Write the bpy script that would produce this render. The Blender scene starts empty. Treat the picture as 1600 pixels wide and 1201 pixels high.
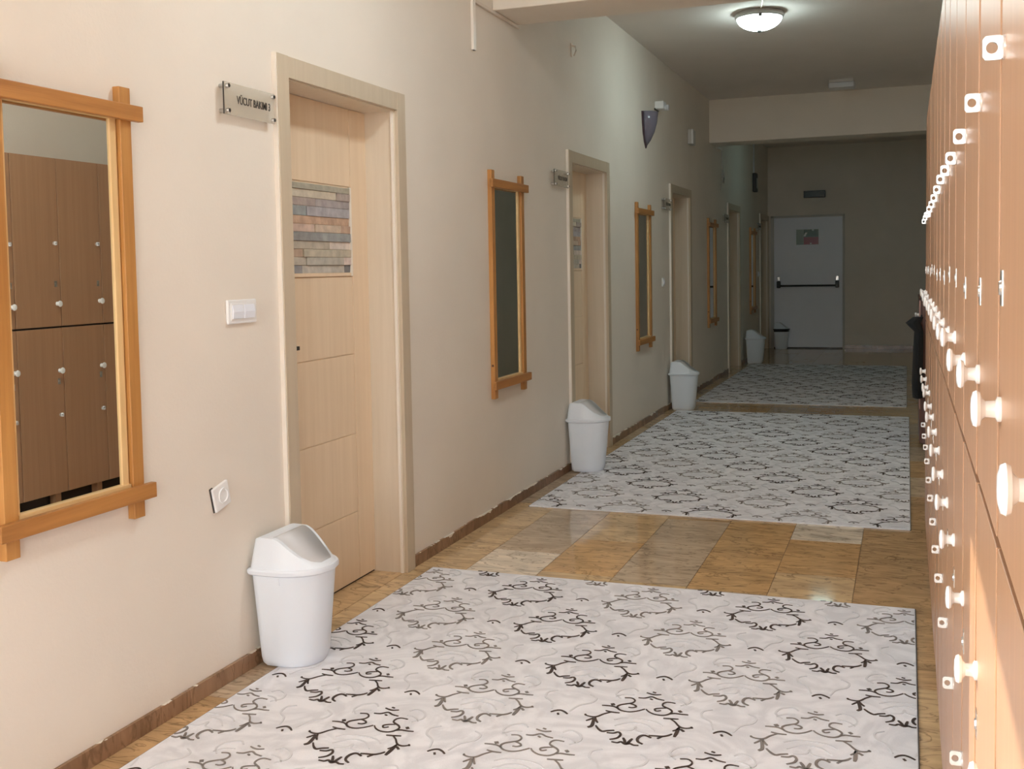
import bpy, math, random
from mathutils import Matrix, Vector
random.seed(7)
EXPOSURE, SKY, SUN, LAMP = 1.40, 5.0, 2.8, 16.0
scene = bpy.context.scene
COL = scene.collection

# ------------------------------------------------------------------ camera
F_PX, CX, CY = 1698.57, 775.07, 519.06
YAW, PITCH, ROLL = .3619, -.0575, -.0183
CAM_H = 1.34175
W = 2.09537                                  # left wall at x = -W
def camera():
    cy, sy, cp, sp = math.cos(YAW), math.sin(YAW), math.cos(PITCH), math.sin(PITCH)
    fwd = Vector((-sy * cp, cy * cp, sp)); right = Vector((cy, sy, 0)); up = right.cross(fwd)
    r = right * math.cos(ROLL) + up * math.sin(ROLL)
    u = -right * math.sin(ROLL) + up * math.cos(ROLL)
    cd = bpy.data.cameras.new('camera'); co = bpy.data.objects.new('camera', cd); COL.objects.link(co)
    m = Matrix.Identity(4)
    for i in range(3):
        m[i][0] = r[i]; m[i][1] = u[i]; m[i][2] = -fwd[i]
    m[2][3] = CAM_H
    co.matrix_world = m
    cd.sensor_width = 36; cd.lens = F_PX / 1600 * 36
    cd.shift_x = (800 - CX) / 1600; cd.shift_y = -(600.5 - CY) / 1600
    cd.clip_start = .01; cd.clip_end = 200
    scene.camera = co
camera()

# ------------------------------------------------------------------ light
scene.view_settings.view_transform = 'Standard'
scene.view_settings.look = 'None'
scene.view_settings.gamma = 1
scene.view_settings.use_curve_mapping = False
scene.view_settings.exposure = EXPOSURE
world = bpy.data.worlds.new('daylight'); scene.world = world; world.use_nodes = True
bg = world.node_tree.nodes['Background']
bg.inputs[0].default_value = (.86, .94, 1, 1); bg.inputs[1].default_value = SKY
sd = bpy.data.lights.new('sun', 'SUN'); sun = bpy.data.objects.new('sun', sd); COL.objects.link(sun)
sd.energy = SUN; sd.angle = math.radians(.5); sd.color = (1, .93, .82)
SUN_DIR = Vector((1, math.tan(math.radians(10)), 0)).normalized() * math.cos(math.radians(27.8)) + Vector((0, 0, -math.sin(math.radians(27.8))))
sun.rotation_euler = SUN_DIR.to_track_quat('-Z', 'Y').to_euler()
sun.location = (-6, -1, 5)
def portal(name, loc, direction, sx, sy):
    ld = bpy.data.lights.new(name, 'AREA'); o = bpy.data.objects.new(name, ld); COL.objects.link(o)
    ld.shape = 'RECTANGLE'; ld.size = sx; ld.size_y = sy; ld.cycles.is_portal = True
    o.location = loc; o.rotation_euler = Vector(direction).to_track_quat('-Z', 'Z').to_euler()
scene.cycles.max_bounces = 12; scene.cycles.diffuse_bounces = 8; scene.cycles.glossy_bounces = 6
scene.cycles.sample_clamp_indirect = 8
scene.cycles.use_denoising = True

# ------------------------------------------------------------------ materials
def mat(name, col, rough=.5, metal=0, bump=0, bscale=60, var=0, vscale=4, spec=.5, coat=0):
    m = bpy.data.materials.new(name); m.use_nodes = True
    nt = m.node_tree; b = nt.nodes['Principled BSDF']
    b.inputs['Roughness'].default_value = rough; b.inputs['Metallic'].default_value = metal
    b.inputs['Specular IOR Level'].default_value = spec
    b.inputs['Coat Weight'].default_value = coat
    b.inputs['Base Color'].default_value = (*col, 1)
    tc = nt.nodes.new('ShaderNodeTexCoord')
    if var:
        n = nt.nodes.new('ShaderNodeTexNoise'); n.inputs['Scale'].default_value = vscale; n.inputs['Detail'].default_value = 5
        nt.links.new(tc.outputs['Object'], n.inputs['Vector'])
        r = nt.nodes.new('ShaderNodeValToRGB')
        r.color_ramp.elements[0].position = .3; r.color_ramp.elements[1].position = .7
        r.color_ramp.elements[0].color = (*[c * (1 - var) for c in col], 1)
        r.color_ramp.elements[1].color = (*[min(1, c * (1 + var)) for c in col], 1)
        nt.links.new(n.outputs['Fac'], r.inputs['Fac']); nt.links.new(r.outputs['Color'], b.inputs['Base Color'])
    if bump:
        n2 = nt.nodes.new('ShaderNodeTexNoise'); n2.inputs['Scale'].default_value = bscale; n2.inputs['Detail'].default_value = 3
        nt.links.new(tc.outputs['Object'], n2.inputs['Vector'])
        bp = nt.nodes.new('ShaderNodeBump'); bp.inputs['Strength'].default_value = bump; bp.inputs['Distance'].default_value = .004
        nt.links.new(n2.outputs['Fac'], bp.inputs['Height']); nt.links.new(bp.outputs['Normal'], b.inputs['Normal'])
    return m
def wood(name, dark, light, axis=2, rough=.35, scale=30, stretch=.05, spec=.5, coat=0, island=0, ramp=(.3, .72)):
    m = bpy.data.materials.new(name); m.use_nodes = True
    nt = m.node_tree; b = nt.nodes['Principled BSDF']; L = nt.links.new
    b.inputs['Roughness'].default_value = rough; b.inputs['Specular IOR Level'].default_value = spec
    b.inputs['Coat Weight'].default_value = coat; b.inputs['Coat Roughness'].default_value = .2
    tc = nt.nodes.new('ShaderNodeTexCoord'); mp = nt.nodes.new('ShaderNodeMapping')
    s = [1, 1, 1]; s[axis] = stretch; mp.inputs['Scale'].default_value = s
    oi = nt.nodes.new('ShaderNodeObjectInfo')
    mu = nt.nodes.new('ShaderNodeVectorMath'); mu.operation = 'SCALE'; mu.inputs[0].default_value = (7, 11, 13)
    L(oi.outputs['Random'], mu.inputs['Scale'])
    ad = nt.nodes.new('ShaderNodeVectorMath'); ad.operation = 'ADD'
    L(tc.outputs['Object'], mp.inputs['Vector']); L(mp.outputs['Vector'], ad.inputs[0]); L(mu.outputs['Vector'], ad.inputs[1])
    n = nt.nodes.new('ShaderNodeTexNoise'); n.inputs['Scale'].default_value = scale; n.inputs['Detail'].default_value = 6
    n.inputs['Roughness'].default_value = .6; n.inputs['Distortion'].default_value = .3
    L(ad.outputs['Vector'], n.inputs['Vector'])
    r = nt.nodes.new('ShaderNodeValToRGB')
    r.color_ramp.elements[0].position = ramp[0]; r.color_ramp.elements[1].position = ramp[1]
    r.color_ramp.elements[0].color = (*dark, 1); r.color_ramp.elements[1].color = (*light, 1)
    L(n.outputs['Fac'], r.inputs['Fac'])
    if island:
        hv = nt.nodes.new('ShaderNodeHueSaturation')
        mr = nt.nodes.new('ShaderNodeMapRange'); mr.inputs['To Min'].default_value = 1 - island; mr.inputs['To Max'].default_value = 1 + island
        L(oi.outputs['Random'], mr.inputs['Value']); L(mr.outputs['Result'], hv.inputs['Value'])
        L(r.outputs['Color'], hv.inputs['Color']); L(hv.outputs['Color'], b.inputs['Base Color'])
    else:
        L(r.outputs['Color'], b.inputs['Base Color'])
    bp = nt.nodes.new('ShaderNodeBump'); bp.inputs['Strength'].default_value = .08; bp.inputs['Distance'].default_value = .002
    L(n.outputs['Fac'], bp.inputs['Height']); L(bp.outputs['Normal'], b.inputs['Normal'])
    return m
def marble(name, stops, rough=.07, vein=(.12, .07, .035)):
    """polished marble: each tile takes its own ground colour, with drifting clouds and thin rust veins"""
    m = bpy.data.materials.new(name); m.use_nodes = True
    nt = m.node_tree; b = nt.nodes['Principled BSDF']; L = nt.links.new
    b.inputs['Roughness'].default_value = rough
    oi = nt.nodes.new('ShaderNodeObjectInfo'); tc = nt.nodes.new('ShaderNodeTexCoord')
    mu = nt.nodes.new('ShaderNodeVectorMath'); mu.operation = 'SCALE'; mu.inputs[0].default_value = (17, 31, 23)
    L(oi.outputs['Random'], mu.inputs['Scale'])
    ad = nt.nodes.new('ShaderNodeVectorMath'); ad.operation = 'ADD'; L(tc.outputs['Object'], ad.inputs[0]); L(mu.outputs['Vector'], ad.inputs[1])
    mp = nt.nodes.new('ShaderNodeMapping'); mp.inputs['Scale'].default_value = (1, 2.6, 1); mp.inputs['Rotation'].default_value = (0, 0, .35)
    L(ad.outputs['Vector'], mp.inputs['Vector'])
    base = nt.nodes.new('ShaderNodeValToRGB')
    el = base.color_ramp.elements
    while len(el) < len(stops): el.new(.5)
    for i, (p, c) in enumerate(stops):
        el[i].position = p; el[i].color = (*c, 1)
    L(oi.outputs['Random'], base.inputs['Fac'])
    ground = base.outputs['Color'] if len(stops) > 1 else oi.outputs['Color']
    n = nt.nodes.new('ShaderNodeTexNoise'); n.inputs['Scale'].default_value = 4.5; n.inputs['Detail'].default_value = 8; n.inputs['Distortion'].default_value = 1.2
    L(mp.outputs['Vector'], n.inputs['Vector'])
    mr = nt.nodes.new('ShaderNodeMapRange'); mr.inputs['From Min'].default_value = .3; mr.inputs['From Max'].default_value = .7
    mr.inputs['To Min'].default_value = .78; mr.inputs['To Max'].default_value = 1.22; L(n.outputs['Fac'], mr.inputs['Value'])
    hv = nt.nodes.new('ShaderNodeHueSaturation'); L(ground, hv.inputs['Color']); L(mr.outputs['Result'], hv.inputs['Value'])
    n2 = nt.nodes.new('ShaderNodeTexNoise'); n2.inputs['Scale'].default_value = 3; n2.inputs['Detail'].default_value = 10; n2.inputs['Distortion'].default_value = 2.2
    L(mp.outputs['Vector'], n2.inputs['Vector'])
    vr = nt.nodes.new('ShaderNodeValToRGB'); e = vr.color_ramp.elements
    e[0].position = .47; e[0].color = (0, 0, 0, 1); e[1].position = .5; e[1].color = (.55, .55, .55, 1)
    x = e.new(.525); x.color = (0, 0, 0, 1)
    L(n2.outputs['Fac'], vr.inputs['Fac'])
    mx = nt.nodes.new('ShaderNodeMix'); mx.data_type = 'RGBA'
    L(vr.outputs['Color'], mx.inputs[0]); L(hv.outputs['Color'], mx.inputs[6]); mx.inputs[7].default_value = (*vein, 1)
    L(mx.outputs[2], b.inputs['Base Color'])
    return m, nt, b, mx

WALL = (.78, .715, .63)
M = {}
M['wall'] = mat('wall_paint', WALL, .75, var=.03, vscale=2, bump=.15, bscale=90)
M['ceiling'] = mat('ceiling_paint', (.74, .69, .64), .85, var=.02, vscale=3)
M['tile'] = marble('brown_marble', [(0, (.5, .4, .3))])[0]          # ground colour comes from each tile
def skirting_mat():
    m, nt, b, mx = marble('skirting_marble', [(0, (.20, .105, .06)), (.6, (.27, .15, .085)), (1, (.33, .2, .12))], .25)
    L = nt.links.new                      # ragged wall paint smeared over the top edge
    g = nt.nodes.new('ShaderNodeTexCoord'); sep = nt.nodes.new('ShaderNodeSeparateXYZ'); L(g.outputs['Object'], sep.inputs['Vector'])
    ge = nt.nodes.new('ShaderNodeNewGeometry')
    n = nt.nodes.new('ShaderNodeTexNoise'); n.inputs['Scale'].default_value = 9; n.inputs['Detail'].default_value = 7
    L(ge.outputs['Position'], n.inputs['Vector'])
    ma = nt.nodes.new('ShaderNodeMath'); ma.operation = 'MULTIPLY_ADD'; ma.inputs[1].default_value = .07
    L(n.outputs['Fac'], ma.inputs[0]); L(sep.outputs['Z'], ma.inputs[2])
    gt = nt.nodes.new('ShaderNodeMath'); gt.operation = 'GREATER_THAN'; gt.inputs[1].default_value = .091; L(ma.outputs[0], gt.inputs[0])
    m2 = nt.nodes.new('ShaderNodeMix'); m2.data_type = 'RGBA'; L(gt.outputs[0], m2.inputs[0]); L(mx.outputs[2], m2.inputs[6])
    m2.inputs[7].default_value = (*[c * .97 for c in WALL], 1); L(m2.outputs[2], b.inputs['Base Color'])
    return m
M['skirting'] = skirting_mat()
M['grout'] = mat('tile_grout', (.36, .27, .18), .8)
M['locker'] = wood('locker_laminate', (.365, .195, .105), (.44, .245, .137), 2, .34, 42, .03, ramp=(.25, .75))
M['locker_edge'] = mat('locker_edge_band', (.20, .09, .04), .5)
M['dark_gap'] = mat('dark_backing_shade', (.03, .02, .015), .8)  # near-black for backings; also paints the shade in locker gaps
M['door'] = wood('birch_laminate', (.76, .59, .41), (.83, .66, .475), 2, .38, 30, .04)
M['trim'] = wood('beige_trim', (.54, .445, .325), (.59, .495, .37), 2, .38, 30, .05)
M['lining'] = wood('pale_lining', (.68, .59, .47), (.74, .65, .53), 2, .38, 30, .05)
M['edge'] = mat('pale_and_lit_edge', (.82, .76, .68), .4)  # pale parts; on the architrave side it paints the light
M['pine'] = wood('pine_wood', (.40, .175, .045), (.58, .29, .085), 2, .42, 34, .06, island=.08)
M['pine_rail'] = wood('pine_rail', (.34, .14, .035), (.54, .25, .07), 1, .42, 34, .06, island=.06)
M['pale'] = wood('lit_pine', (.68, .45, .20), (.78, .56, .29), 2, .45, 40, .06)  # pine lightened to paint the light on the bead sides
M['knot'] = mat('pine_knot', (.13, .05, .02), .5)
M['mirror'] = mat('mirror_glass', (.80, .82, .78), .004, 1)
M['white'] = mat('white_plastic', (.79, .85, .93), .32, bump=.03, bscale=200)
M['whiter'] = mat('switch_plastic', (.84, .84, .84), .3)
M['flap'] = mat('grey_flap_plastic', (.60, .61, .63), .38)
M['black'] = mat('black_plastic', (.015, .015, .016), .4)
M['fabric'] = mat('black_fabric', (.012, .012, .014), .9, bump=.4, bscale=60)
M['chrome'] = mat('brushed_metal', (.55, .54, .52), .28, 1)
M['dark_metal'] = mat('dark_metal', (.10, .095, .09), .35, 1)
M['nickel'] = mat('nickel', (.80, .80, .80), .25, .6)
M['porcelain'] = mat('white_porcelain', (.88, .88, .87), .15)
M['rug'] = None
M['firedoor'] = mat('grey_white_paint', (.84, .87, .95), .45)
M['frame_grey'] = mat('door_frame_paint', (.55, .53, .50), .5)
M['sconce'] = mat('purple_brown_metal', (.07, .04, .05), .35)
M['frost'] = mat('smoked_glass', (.17, .155, .20), .2)
M['mahogany'] = wood('mahogany_laminate', (.09, .03, .02), (.14, .05, .03), 2, .4, 40, .05)
M['concrete'] = mat('outdoor_paving', (.45, .43, .40), .9, var=.1)
def rug_mat():
    m = bpy.data.materials.new('rug_pile'); m.use_nodes = True
    nt = m.node_tree; b = nt.nodes['Principled BSDF']; L = nt.links.new
    b.inputs['Roughness'].default_value = .9; b.inputs['Sheen Weight'].default_value = .15; b.inputs['Specular IOR Level'].default_value = .15
    tc = nt.nodes.new('ShaderNodeTexCoord')
    n = nt.nodes.new('ShaderNodeTexNoise'); n.inputs['Scale'].default_value = 4; n.inputs['Detail'].default_value = 5; n.inputs['Distortion'].default_value = 3.5
    L(tc.outputs['Object'], n.inputs['Vector'])
    r = nt.nodes.new('ShaderNodeValToRGB'); e = r.color_ramp.elements
    e[0].position = .40; e[0].color = (.70, .705, .75, 1); e[1].position = .60; e[1].color = (.83, .835, .88, 1)
    L(n.outputs['Fac'], r.inputs['Fac']); L(r.outputs['Color'], b.inputs['Base Color'])
    n2 = nt.nodes.new('ShaderNodeTexNoise'); n2.inputs['Scale'].default_value = 240; L(tc.outputs['Object'], n2.inputs['Vector'])
    bp = nt.nodes.new('ShaderNodeBump'); bp.inputs['Strength'].default_value = .25; bp.inputs['Distance'].default_value = .004
    L(n2.outputs['Fac'], bp.inputs['Height']); L(bp.outputs['Normal'], b.inputs['Normal'])
    return m
M['rug'] = rug_mat()
M['rug_dark'] = mat('dark_brown_pile', (.085, .064, .056), .9, var=.2, vscale=30, spec=.1)
M['rug_light'] = mat('taupe_pile', (.25, .225, .21), .9, var=.15, vscale=30, spec=.1)
M['rug_faint'] = mat('pale_carved_pile', (.69, .695, .73), .9, spec=.1)
def emit(name, col, strength):
    m = bpy.data.materials.new(name); m.use_nodes = True
    b = m.node_tree.nodes['Principled BSDF']
    b.inputs['Base Color'].default_value = (.8, .85, .85, 1)
    b.inputs['Emission Color'].default_value = (*col, 1); b.inputs['Emission Strength'].default_value = strength
    return m
M['lamp'] = emit('lit_lamp_glass', (.78, .96, .95), LAMP)
M['lamp_fill'] = emit('fill_lamp_glass', (.84, .96, 1), LAMP * 2.15)
M['lamp_dim'] = emit('dim_lamp_glass', (.55, .95, .95), LAMP * .16)
def glass(name, tint=(.9, .93, .9), alpha=.25, rough=.1):
    m = bpy.data.materials.new(name); m.use_nodes = True
    b = m.node_tree.nodes['Principled BSDF']
    b.inputs['Base Color'].default_value = (*tint, 1); b.inputs['Roughness'].default_value = rough; b.inputs['Alpha'].default_value = alpha
    return m
M['pane'] = glass('window_pane', (.95, 1, .98), .06, .02)
M['sign_glass'] = glass('sign_glass', (.62, .56, .46), .42, .25)
M['ink'] = mat('black_lettering', (.03, .025, .02), .6)

# ------------------------------------------------------------------ mesh helpers
class MB:
    def __init__(s): s.v = []; s.f = []
    def box(s, lo, hi):
        n = len(s.v); (a, b, c), (d, e, f) = lo, hi
        s.v += [(a, b, c), (d, b, c), (d, e, c), (a, e, c), (a, b, f), (d, b, f), (d, e, f), (a, e, f)]
        s.f += [tuple(n + i for i in q) for q in ((0, 3, 2, 1), (4, 5, 6, 7), (0, 1, 5, 4), (1, 2, 6, 5), (2, 3, 7, 6), (3, 0, 4, 7))]
        return s
    def lathe(s, prof, origin=(0, 0, 0), axis='z', n=20, scale=(1, 1)):
        """prof: (distance along the axis, radius)"""
        base = len(s.v); ox, oy, oz = origin
        for (h, r) in prof:
            for i in range(n):
                a = 2 * math.pi * i / n; p, q = r * math.cos(a) * scale[0], r * math.sin(a) * scale[1]
                s.v.append({'z': (ox + p, oy + q, oz + h), 'x': (ox + h, oy + p, oz + q), '-x': (ox - h, oy - p, oz + q), 'y': (ox + q, oy + h, oz + p), '-z': (ox + p, oy - q, oz - h)}[axis])
        for k in range(len(prof) - 1):
            for i in range(n):
                j = (i + 1) % n
                s.f.append((base + k * n + i, base + k * n + j, base + (k + 1) * n + j, base + (k + 1) * n + i))
        s.f.append(tuple(base + i for i in reversed(range(n))))
        t = base + (len(prof) - 1) * n; s.f.append(tuple(t + i for i in range(n)))
        return s
    def tube(s, pts, r, n=8):
        base = len(s.v); P = [Vector(p) for p in pts]
        for k, p in enumerate(P):
            d = (P[min(k + 1, len(P) - 1)] - P[max(k - 1, 0)]).normalized()
            a = d.orthogonal() if abs(d.z) > .9 else Vector((0, 0, 1)).cross(d); a.normalize(); b = d.cross(a)
            for i in range(n):
                t = 2 * math.pi * i / n; s.v.append(tuple(p + a * r * math.cos(t) + b * r * math.sin(t)))
        for k in range(len(P) - 1):
            for i in range(n):
                j = (i + 1) % n; s.f.append((base + k * n + i, base + k * n + j, base + (k + 1) * n + j, base + (k + 1) * n + i))
        s.f.append(tuple(base + i for i in reversed(range(n)))); t = base + (len(P) - 1) * n; s.f.append(tuple(t + i for i in range(n)))
        return s
    def prism(s, loop, lo, hi, axis='x'):
        """closed 2D loop swept along an axis"""
        base = len(s.v); n = len(loop)
        for h in (lo, hi):
            for (p, q) in loop:
                s.v.append({'x': (h, p, q), 'y': (p, h, q), 'z': (p, q, h)}[axis])
        for i in range(n):
            j = (i + 1) % n; s.f.append((base + i, base + j, base + n + j, base + n + i))
        s.f.append(tuple(base + i for i in reversed(range(n)))); s.f.append(tuple(base + n + i for i in range(n)))
        return s
    def mesh(s, name, m, smooth=False):
        me = bpy.data.meshes.new(name); me.from_pydata(s.v, [], s.f)
        import bmesh
        bm = bmesh.new(); bm.from_mesh(me); bmesh.ops.recalc_face_normals(bm, faces=bm.faces); bm.to_mesh(me); bm.free()
        me.materials.append(m)
        if smooth: me.shade_smooth(); me.set_sharp_from_angle(angle=math.radians(42))
        return me
    def build(s, name, m, parent=None, smooth=False, bevel=0, loc=None, seg=2):
        return link(name, s.mesh(name, m, smooth), parent, loc, bevel, seg)
def link(name, me, parent=None, loc=None, bevel=0, seg=2):
    o = bpy.data.objects.new(name, me); COL.objects.link(o)
    if parent: o.parent = parent
    if loc: o.location = loc
    if bevel:
        b = o.modifiers.new('bevel', 'BEVEL'); b.width = bevel; b.segments = seg; b.limit_method = 'ANGLE'
    return o
def box(name, lo, hi, m, parent=None, bevel=0, loc=None):
    return MB().box(lo, hi).build(name, m, parent, bevel=bevel, loc=loc)
def tag(o, label=None, cat=None, group=None, kind=None):
    if label: o['label'] = label
    if cat: o['category'] = cat
    if group: o['group'] = group
    if kind: o['kind'] = kind
    return o
def thing(name, label, cat, loc=(0, 0, 0), group=None, kind=None):
    o = bpy.data.objects.new(name, None); COL.objects.link(o); o.location = loc; o.empty_display_size = .1
    return tag(o, label, cat, group, kind)
def structure(o, label, cat): return tag(o, label, cat, None, 'structure')
def copy_tree(o, parent=None):
    c = o.copy(); COL.objects.link(c); c.parent = parent
    for ch in o.children: copy_tree(ch, c)
    return c

# ------------------------------------------------------------------ the shell
Y0, Y1 = -5.0, 17.95              # glazed wall behind the viewer, far wall
XR = .56                          # right wall, behind the lockers
ZC = 3.207
ZB = 2.735                        # underside of the beams
T = .26
DOOR_Y = [3.355, 6.889, 10.188, 13.714, 16.885]       # near outer edge of each architrave
DW, DH, TW = 1.045, 2.12, .078                        # outer width and height, trim width
WIN = (-.8, 1.166, .9, 2.30)                       # window in the left wall: y, y, sill, head

def wall_left():
    b = MB(); y = Y0 - T
    holes = [(WIN[0], WIN[1], WIN[2], WIN[3])] + [(d + TW - .02, d + DW - TW + .02, 0, DH - TW + .02) for d in DOOR_Y]
    for (a, c, zl, zh) in holes:
        b.box((-W - T, y, -.02), (-W, a, ZC))
        if zl > 0: b.box((-W - T, a, -.02), (-W, c, zl))
        b.box((-W - T, a, zh), (-W, c, ZC)); y = c
    b.box((-W - T, y, -.02), (-W, Y1 + T, ZC))
    structure(b.build('wall_left', M['wall']), 'long beige painted corridor wall with the wooden doors and mirrors', 'wall')
wall_left()
WINR = (-4.7, -1.15, .45, 2.95)                       # window in the right wall behind the viewer
structure(MB().box((XR, Y0 - T, -.02), (XR + T, WINR[0], ZC)).box((XR, WINR[1], -.02), (XR + T, Y1 + T, ZC))
          .box((XR, WINR[0], -.02), (XR + T, WINR[1], WINR[2])).box((XR, WINR[0], WINR[3]), (XR + T, WINR[1], ZC)).build('wall_right', M['wall']), 'beige wall behind the row of lockers', 'wall')
structure(box('wall_far', (-W, Y1, -.02), (XR, Y1 + T, ZC), M['wall']), 'beige end wall holding the grey fire door', 'wall')
structure(box('ceiling', (-W - T, Y0 - T, ZC), (XR + T, Y1 + T, ZC + .2), M['ceiling']), 'flat painted ceiling above the corridor', 'ceiling')
structure(box('ceiling_beam', (-W, 5.565, ZB), (XR, 5.957, ZC), M['wall'], bevel=.006), 'painted ceiling beam over the polished tiles between the rugs', 'beam')
structure(box('ceiling_beam', (-W, 12.45, ZB - .01), (XR, 12.85, ZC), M['wall'], bevel=.006), 'painted ceiling beam behind the small ceiling emergency light', 'beam')
def wall_back():
    b = MB(); x0, x1, zs, zh = -1.75, -.15, .8, 2.6
    b.box((-W, Y0 - T, -.02), (x0, Y0, ZC)).box((x1, Y0 - T, -.02), (XR, Y0, ZC))
    b.box((x0, Y0 - T, zh), (x1, Y0, ZC)).box((x0, Y0 - T, -.02), (x1, Y0, zs))
    structure(b.build('wall_back', M['wall']), 'wall with a wide window behind the viewer', 'wall')
    w = thing('window_2', 'wide window lighting the corridor from behind', 'window', ((x0 + x1) / 2, Y0 - .1, zs), kind='structure')
    hw, h = (x1 - x0) / 2, zh - zs
    f = MB()
    for x in (-hw, -hw / 3, hw / 3, hw): f.box((max(-hw, x - .03), -.03, 0), (min(hw, x + .03), .03, h))
    f.box((-hw, -.03, 0), (hw, .03, .05)).box((-hw, -.03, h - .05), (hw, .03, h))
    f.build('window_frame', M['whiter'], w)
    for k in range(3):
        box('pane', (-hw + k * 2 * hw / 3 + .02, -.004, .03), (-hw + (k + 1) * 2 * hw / 3 - .02, .004, h - .03), M['pane'], w)
    portal('back_window_portal', ((x0 + x1) / 2, Y0 - T - .01, (zs + zh) / 2), (0, 1, 0), x1 - x0, h)
wall_back()
def side_window(name, label, win, x, outer, facing):
    a, c, zl, zh = win
    w = thing(name, label, 'window', (x, (a + c) / 2, zl), kind='structure')
    hw, h = (c - a) / 2, zh - zl
    f = MB()
    for y in (-hw, 0, hw): f.box((-.02, max(-hw, y - .025), 0), (.02, min(hw, y + .025), h))
    f.box((-.02, -hw, 0), (.02, hw, .045)).box((-.02, -hw, h - .045), (.02, hw, h))
    f.build('window_frame', M['whiter'], w)
    for k in (0, 1): box('pane', (-.004, -hw + k * hw + .02, .03), (.004, k * hw - .02, h - .03), M['pane'], w)
    portal(name + '_portal', (outer, (a + c) / 2, (zl + zh) / 2), (facing, 0, 0), c - a, h)
side_window('window_1', 'side window letting a patch of sun onto the lockers', WIN, -W - .19, -W - T - .01, 1)
side_window('window_3', 'tall window in the right wall before the lockers begin', WINR, XR + .17, XR + T + .01, -1)
structure(box('ground_outside', (-40, -40, -.4), (30, Y1 + 10, -.25), M['concrete']), 'paved ground outside the windows', 'ground')

# floor: a grout bed with one marble tile per piece
floor = structure(box('floor', (-W - T, Y0 - T, -.25), (XR + T, Y1 + T, -.008), M['grout']), 'polished brown marble tile floor of the corridor', 'floor')
def floor_tiles():
    xs = [-W - .001, -1.85, -1.52, -1.19, -.86, -.53, -.2, .13, XR]
    offs = [5.25, 5.43, 5.13, 5.08, 5.66, 5.41, 5.40, 5.2]
    cache = {}
    ORANGE, TAN, BROWN, GREY, BEIGE, PALE = (.63, .39, .18), (.64, .45, .25), (.56, .36, .185), (.55, .42, .29), (.70, .53, .35), (.80, .69, .55)
    known = {(1, 7): PALE, (1, 8): GREY, (1, 9): GREY, (4, 7): ORANGE, (6, 7): BROWN, (5, 7): TAN, (2, 9): TAN, (2, 8): ORANGE, (2, 7): TAN, (3, 8): GREY, (3, 9): GREY, (4, 8): ORANGE, (4, 9): ORANGE, (5, 8): ORANGE, (5, 9): PALE, (6, 8): BROWN, (6, 9): BROWN, (0, 8): TAN}
    pick = random.Random(3)
    for c in range(8):
        w = xs[c + 1] - xs[c]; y = offs[c] - .6 * 18
        while y < Y1:
            ya, yb = max(y, Y0), min(y + .6, Y1)
            if yb - ya > .02:
                k = (round(w, 3), round(yb - ya, 3))
                if k not in cache:
                    g = .0012
                    cache[k] = MB().box((-w / 2 + g, -(yb - ya) / 2 + g, -.010), (w / 2 - g, (yb - ya) / 2 - g, 0)).mesh('tile', M['tile'])
                t = link('tile', cache[k], floor, ((xs[c] + xs[c + 1]) / 2, (ya + yb) / 2, 0))
                col = pick.choice((ORANGE, TAN, BROWN, TAN, GREY, BEIGE))
                t.color = (*known.get((c, round((y - offs[c]) / .6) + 9), col), 1)
            y += .6
    for d in DOOR_Y:                    # tiled door recesses
        box('tile', (-W - T, d + TW + .001, -.01), (-W - .003, d + DW - TW - .001, 0), M['tile'], floor).color = (.60, .41, .22, 1)
floor_tiles()
def baseboards():
    bb = thing('baseboard_left', 'brown marble skirting under the beige wall with ragged paint along its top', 'baseboard', (-W, 0, 0), kind='structure')
    y = Y0
    for d in DOOR_Y + [Y1]:
        n = max(1, round((d - y) / .6)); st = (d - y) / n
        if d - y > .05:
            for k in range(n):
                h = .056 + random.uniform(-.003, .003)
                box('skirting_tile', (0, -st / 2 + .001, 0), (.011 + random.uniform(0, .0015), st / 2 - .001, h), M['skirting'], bb, .0015, (0, y + st * (k + .5), 0))
        y = d + DW if d != Y1 else Y1
    be = thing('baseboard_far', 'brown marble skirting under the end wall', 'baseboard', (0, Y1, 0), kind='structure')
    for k, (a, b) in enumerate(((-.93, -.43), (-.43, .07), (.07, XR))):
        box('skirting_tile', (a + .001, -.012, 0), (b - .001, 0, .056), M['skirting'], be, .0015)
baseboards()

# ------------------------------------------------------------------ wooden doors
STONES = [  # rows from the top: height share, [(share from, share to, colour)]
 (.07, [(0, 1, (.36, .33, .24))]), (.09, [(0, .78, (.52, .45, .33)), (.78, 1, (.36, .29, .25))]), (.09, [(0, .45, (.37, .29, .25)), (.45, 1, (.34, .29, .28))]),
 (.11, [(0, .31, (.27, .30, .30)), (.31, 1, (.36, .34, .36))]), (.09, [(0, 1, (.50, .31, .19))]),
 (.09, [(0, .43, (.54, .37, .28)), (.43, .83, (.50, .38, .27)), (.83, 1, (.46, .29, .19))]),
 (.10, [(0, .53, (.25, .25, .24)), (.53, 1, (.29, .30, .29))]), (.09, [(0, .66, (.42, .36, .27)), (.66, 1, (.60, .50, .42))]),
 (.09, [(0, .24, (.44, .30, .20)), (.24, 1, (.44, .38, .27))]), (.09, [(0, .28, (.46, .40, .31)), (.28, .87, (.42, .39, .32)), (.87, 1, (.58, .46, .40))]),
 (.09, [(0, .22, (.25, .24, .24)), (.22, .9, (.47, .42, .35)), (.9, 1, (.20, .19, .19))])]
SMAT = {}
def stone_mat(c):
    g = sum(c) / 3; c = tuple(min(1, (g + (x - g) * .75) * 1.15) for x in c)
    if c not in SMAT: SMAT[c] = mat('ledge_stone', c, .85, bump=.9, bscale=26, var=.18, vscale=24)
    return SMAT[c]
RE = .14                                    # recess of the leaf
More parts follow.
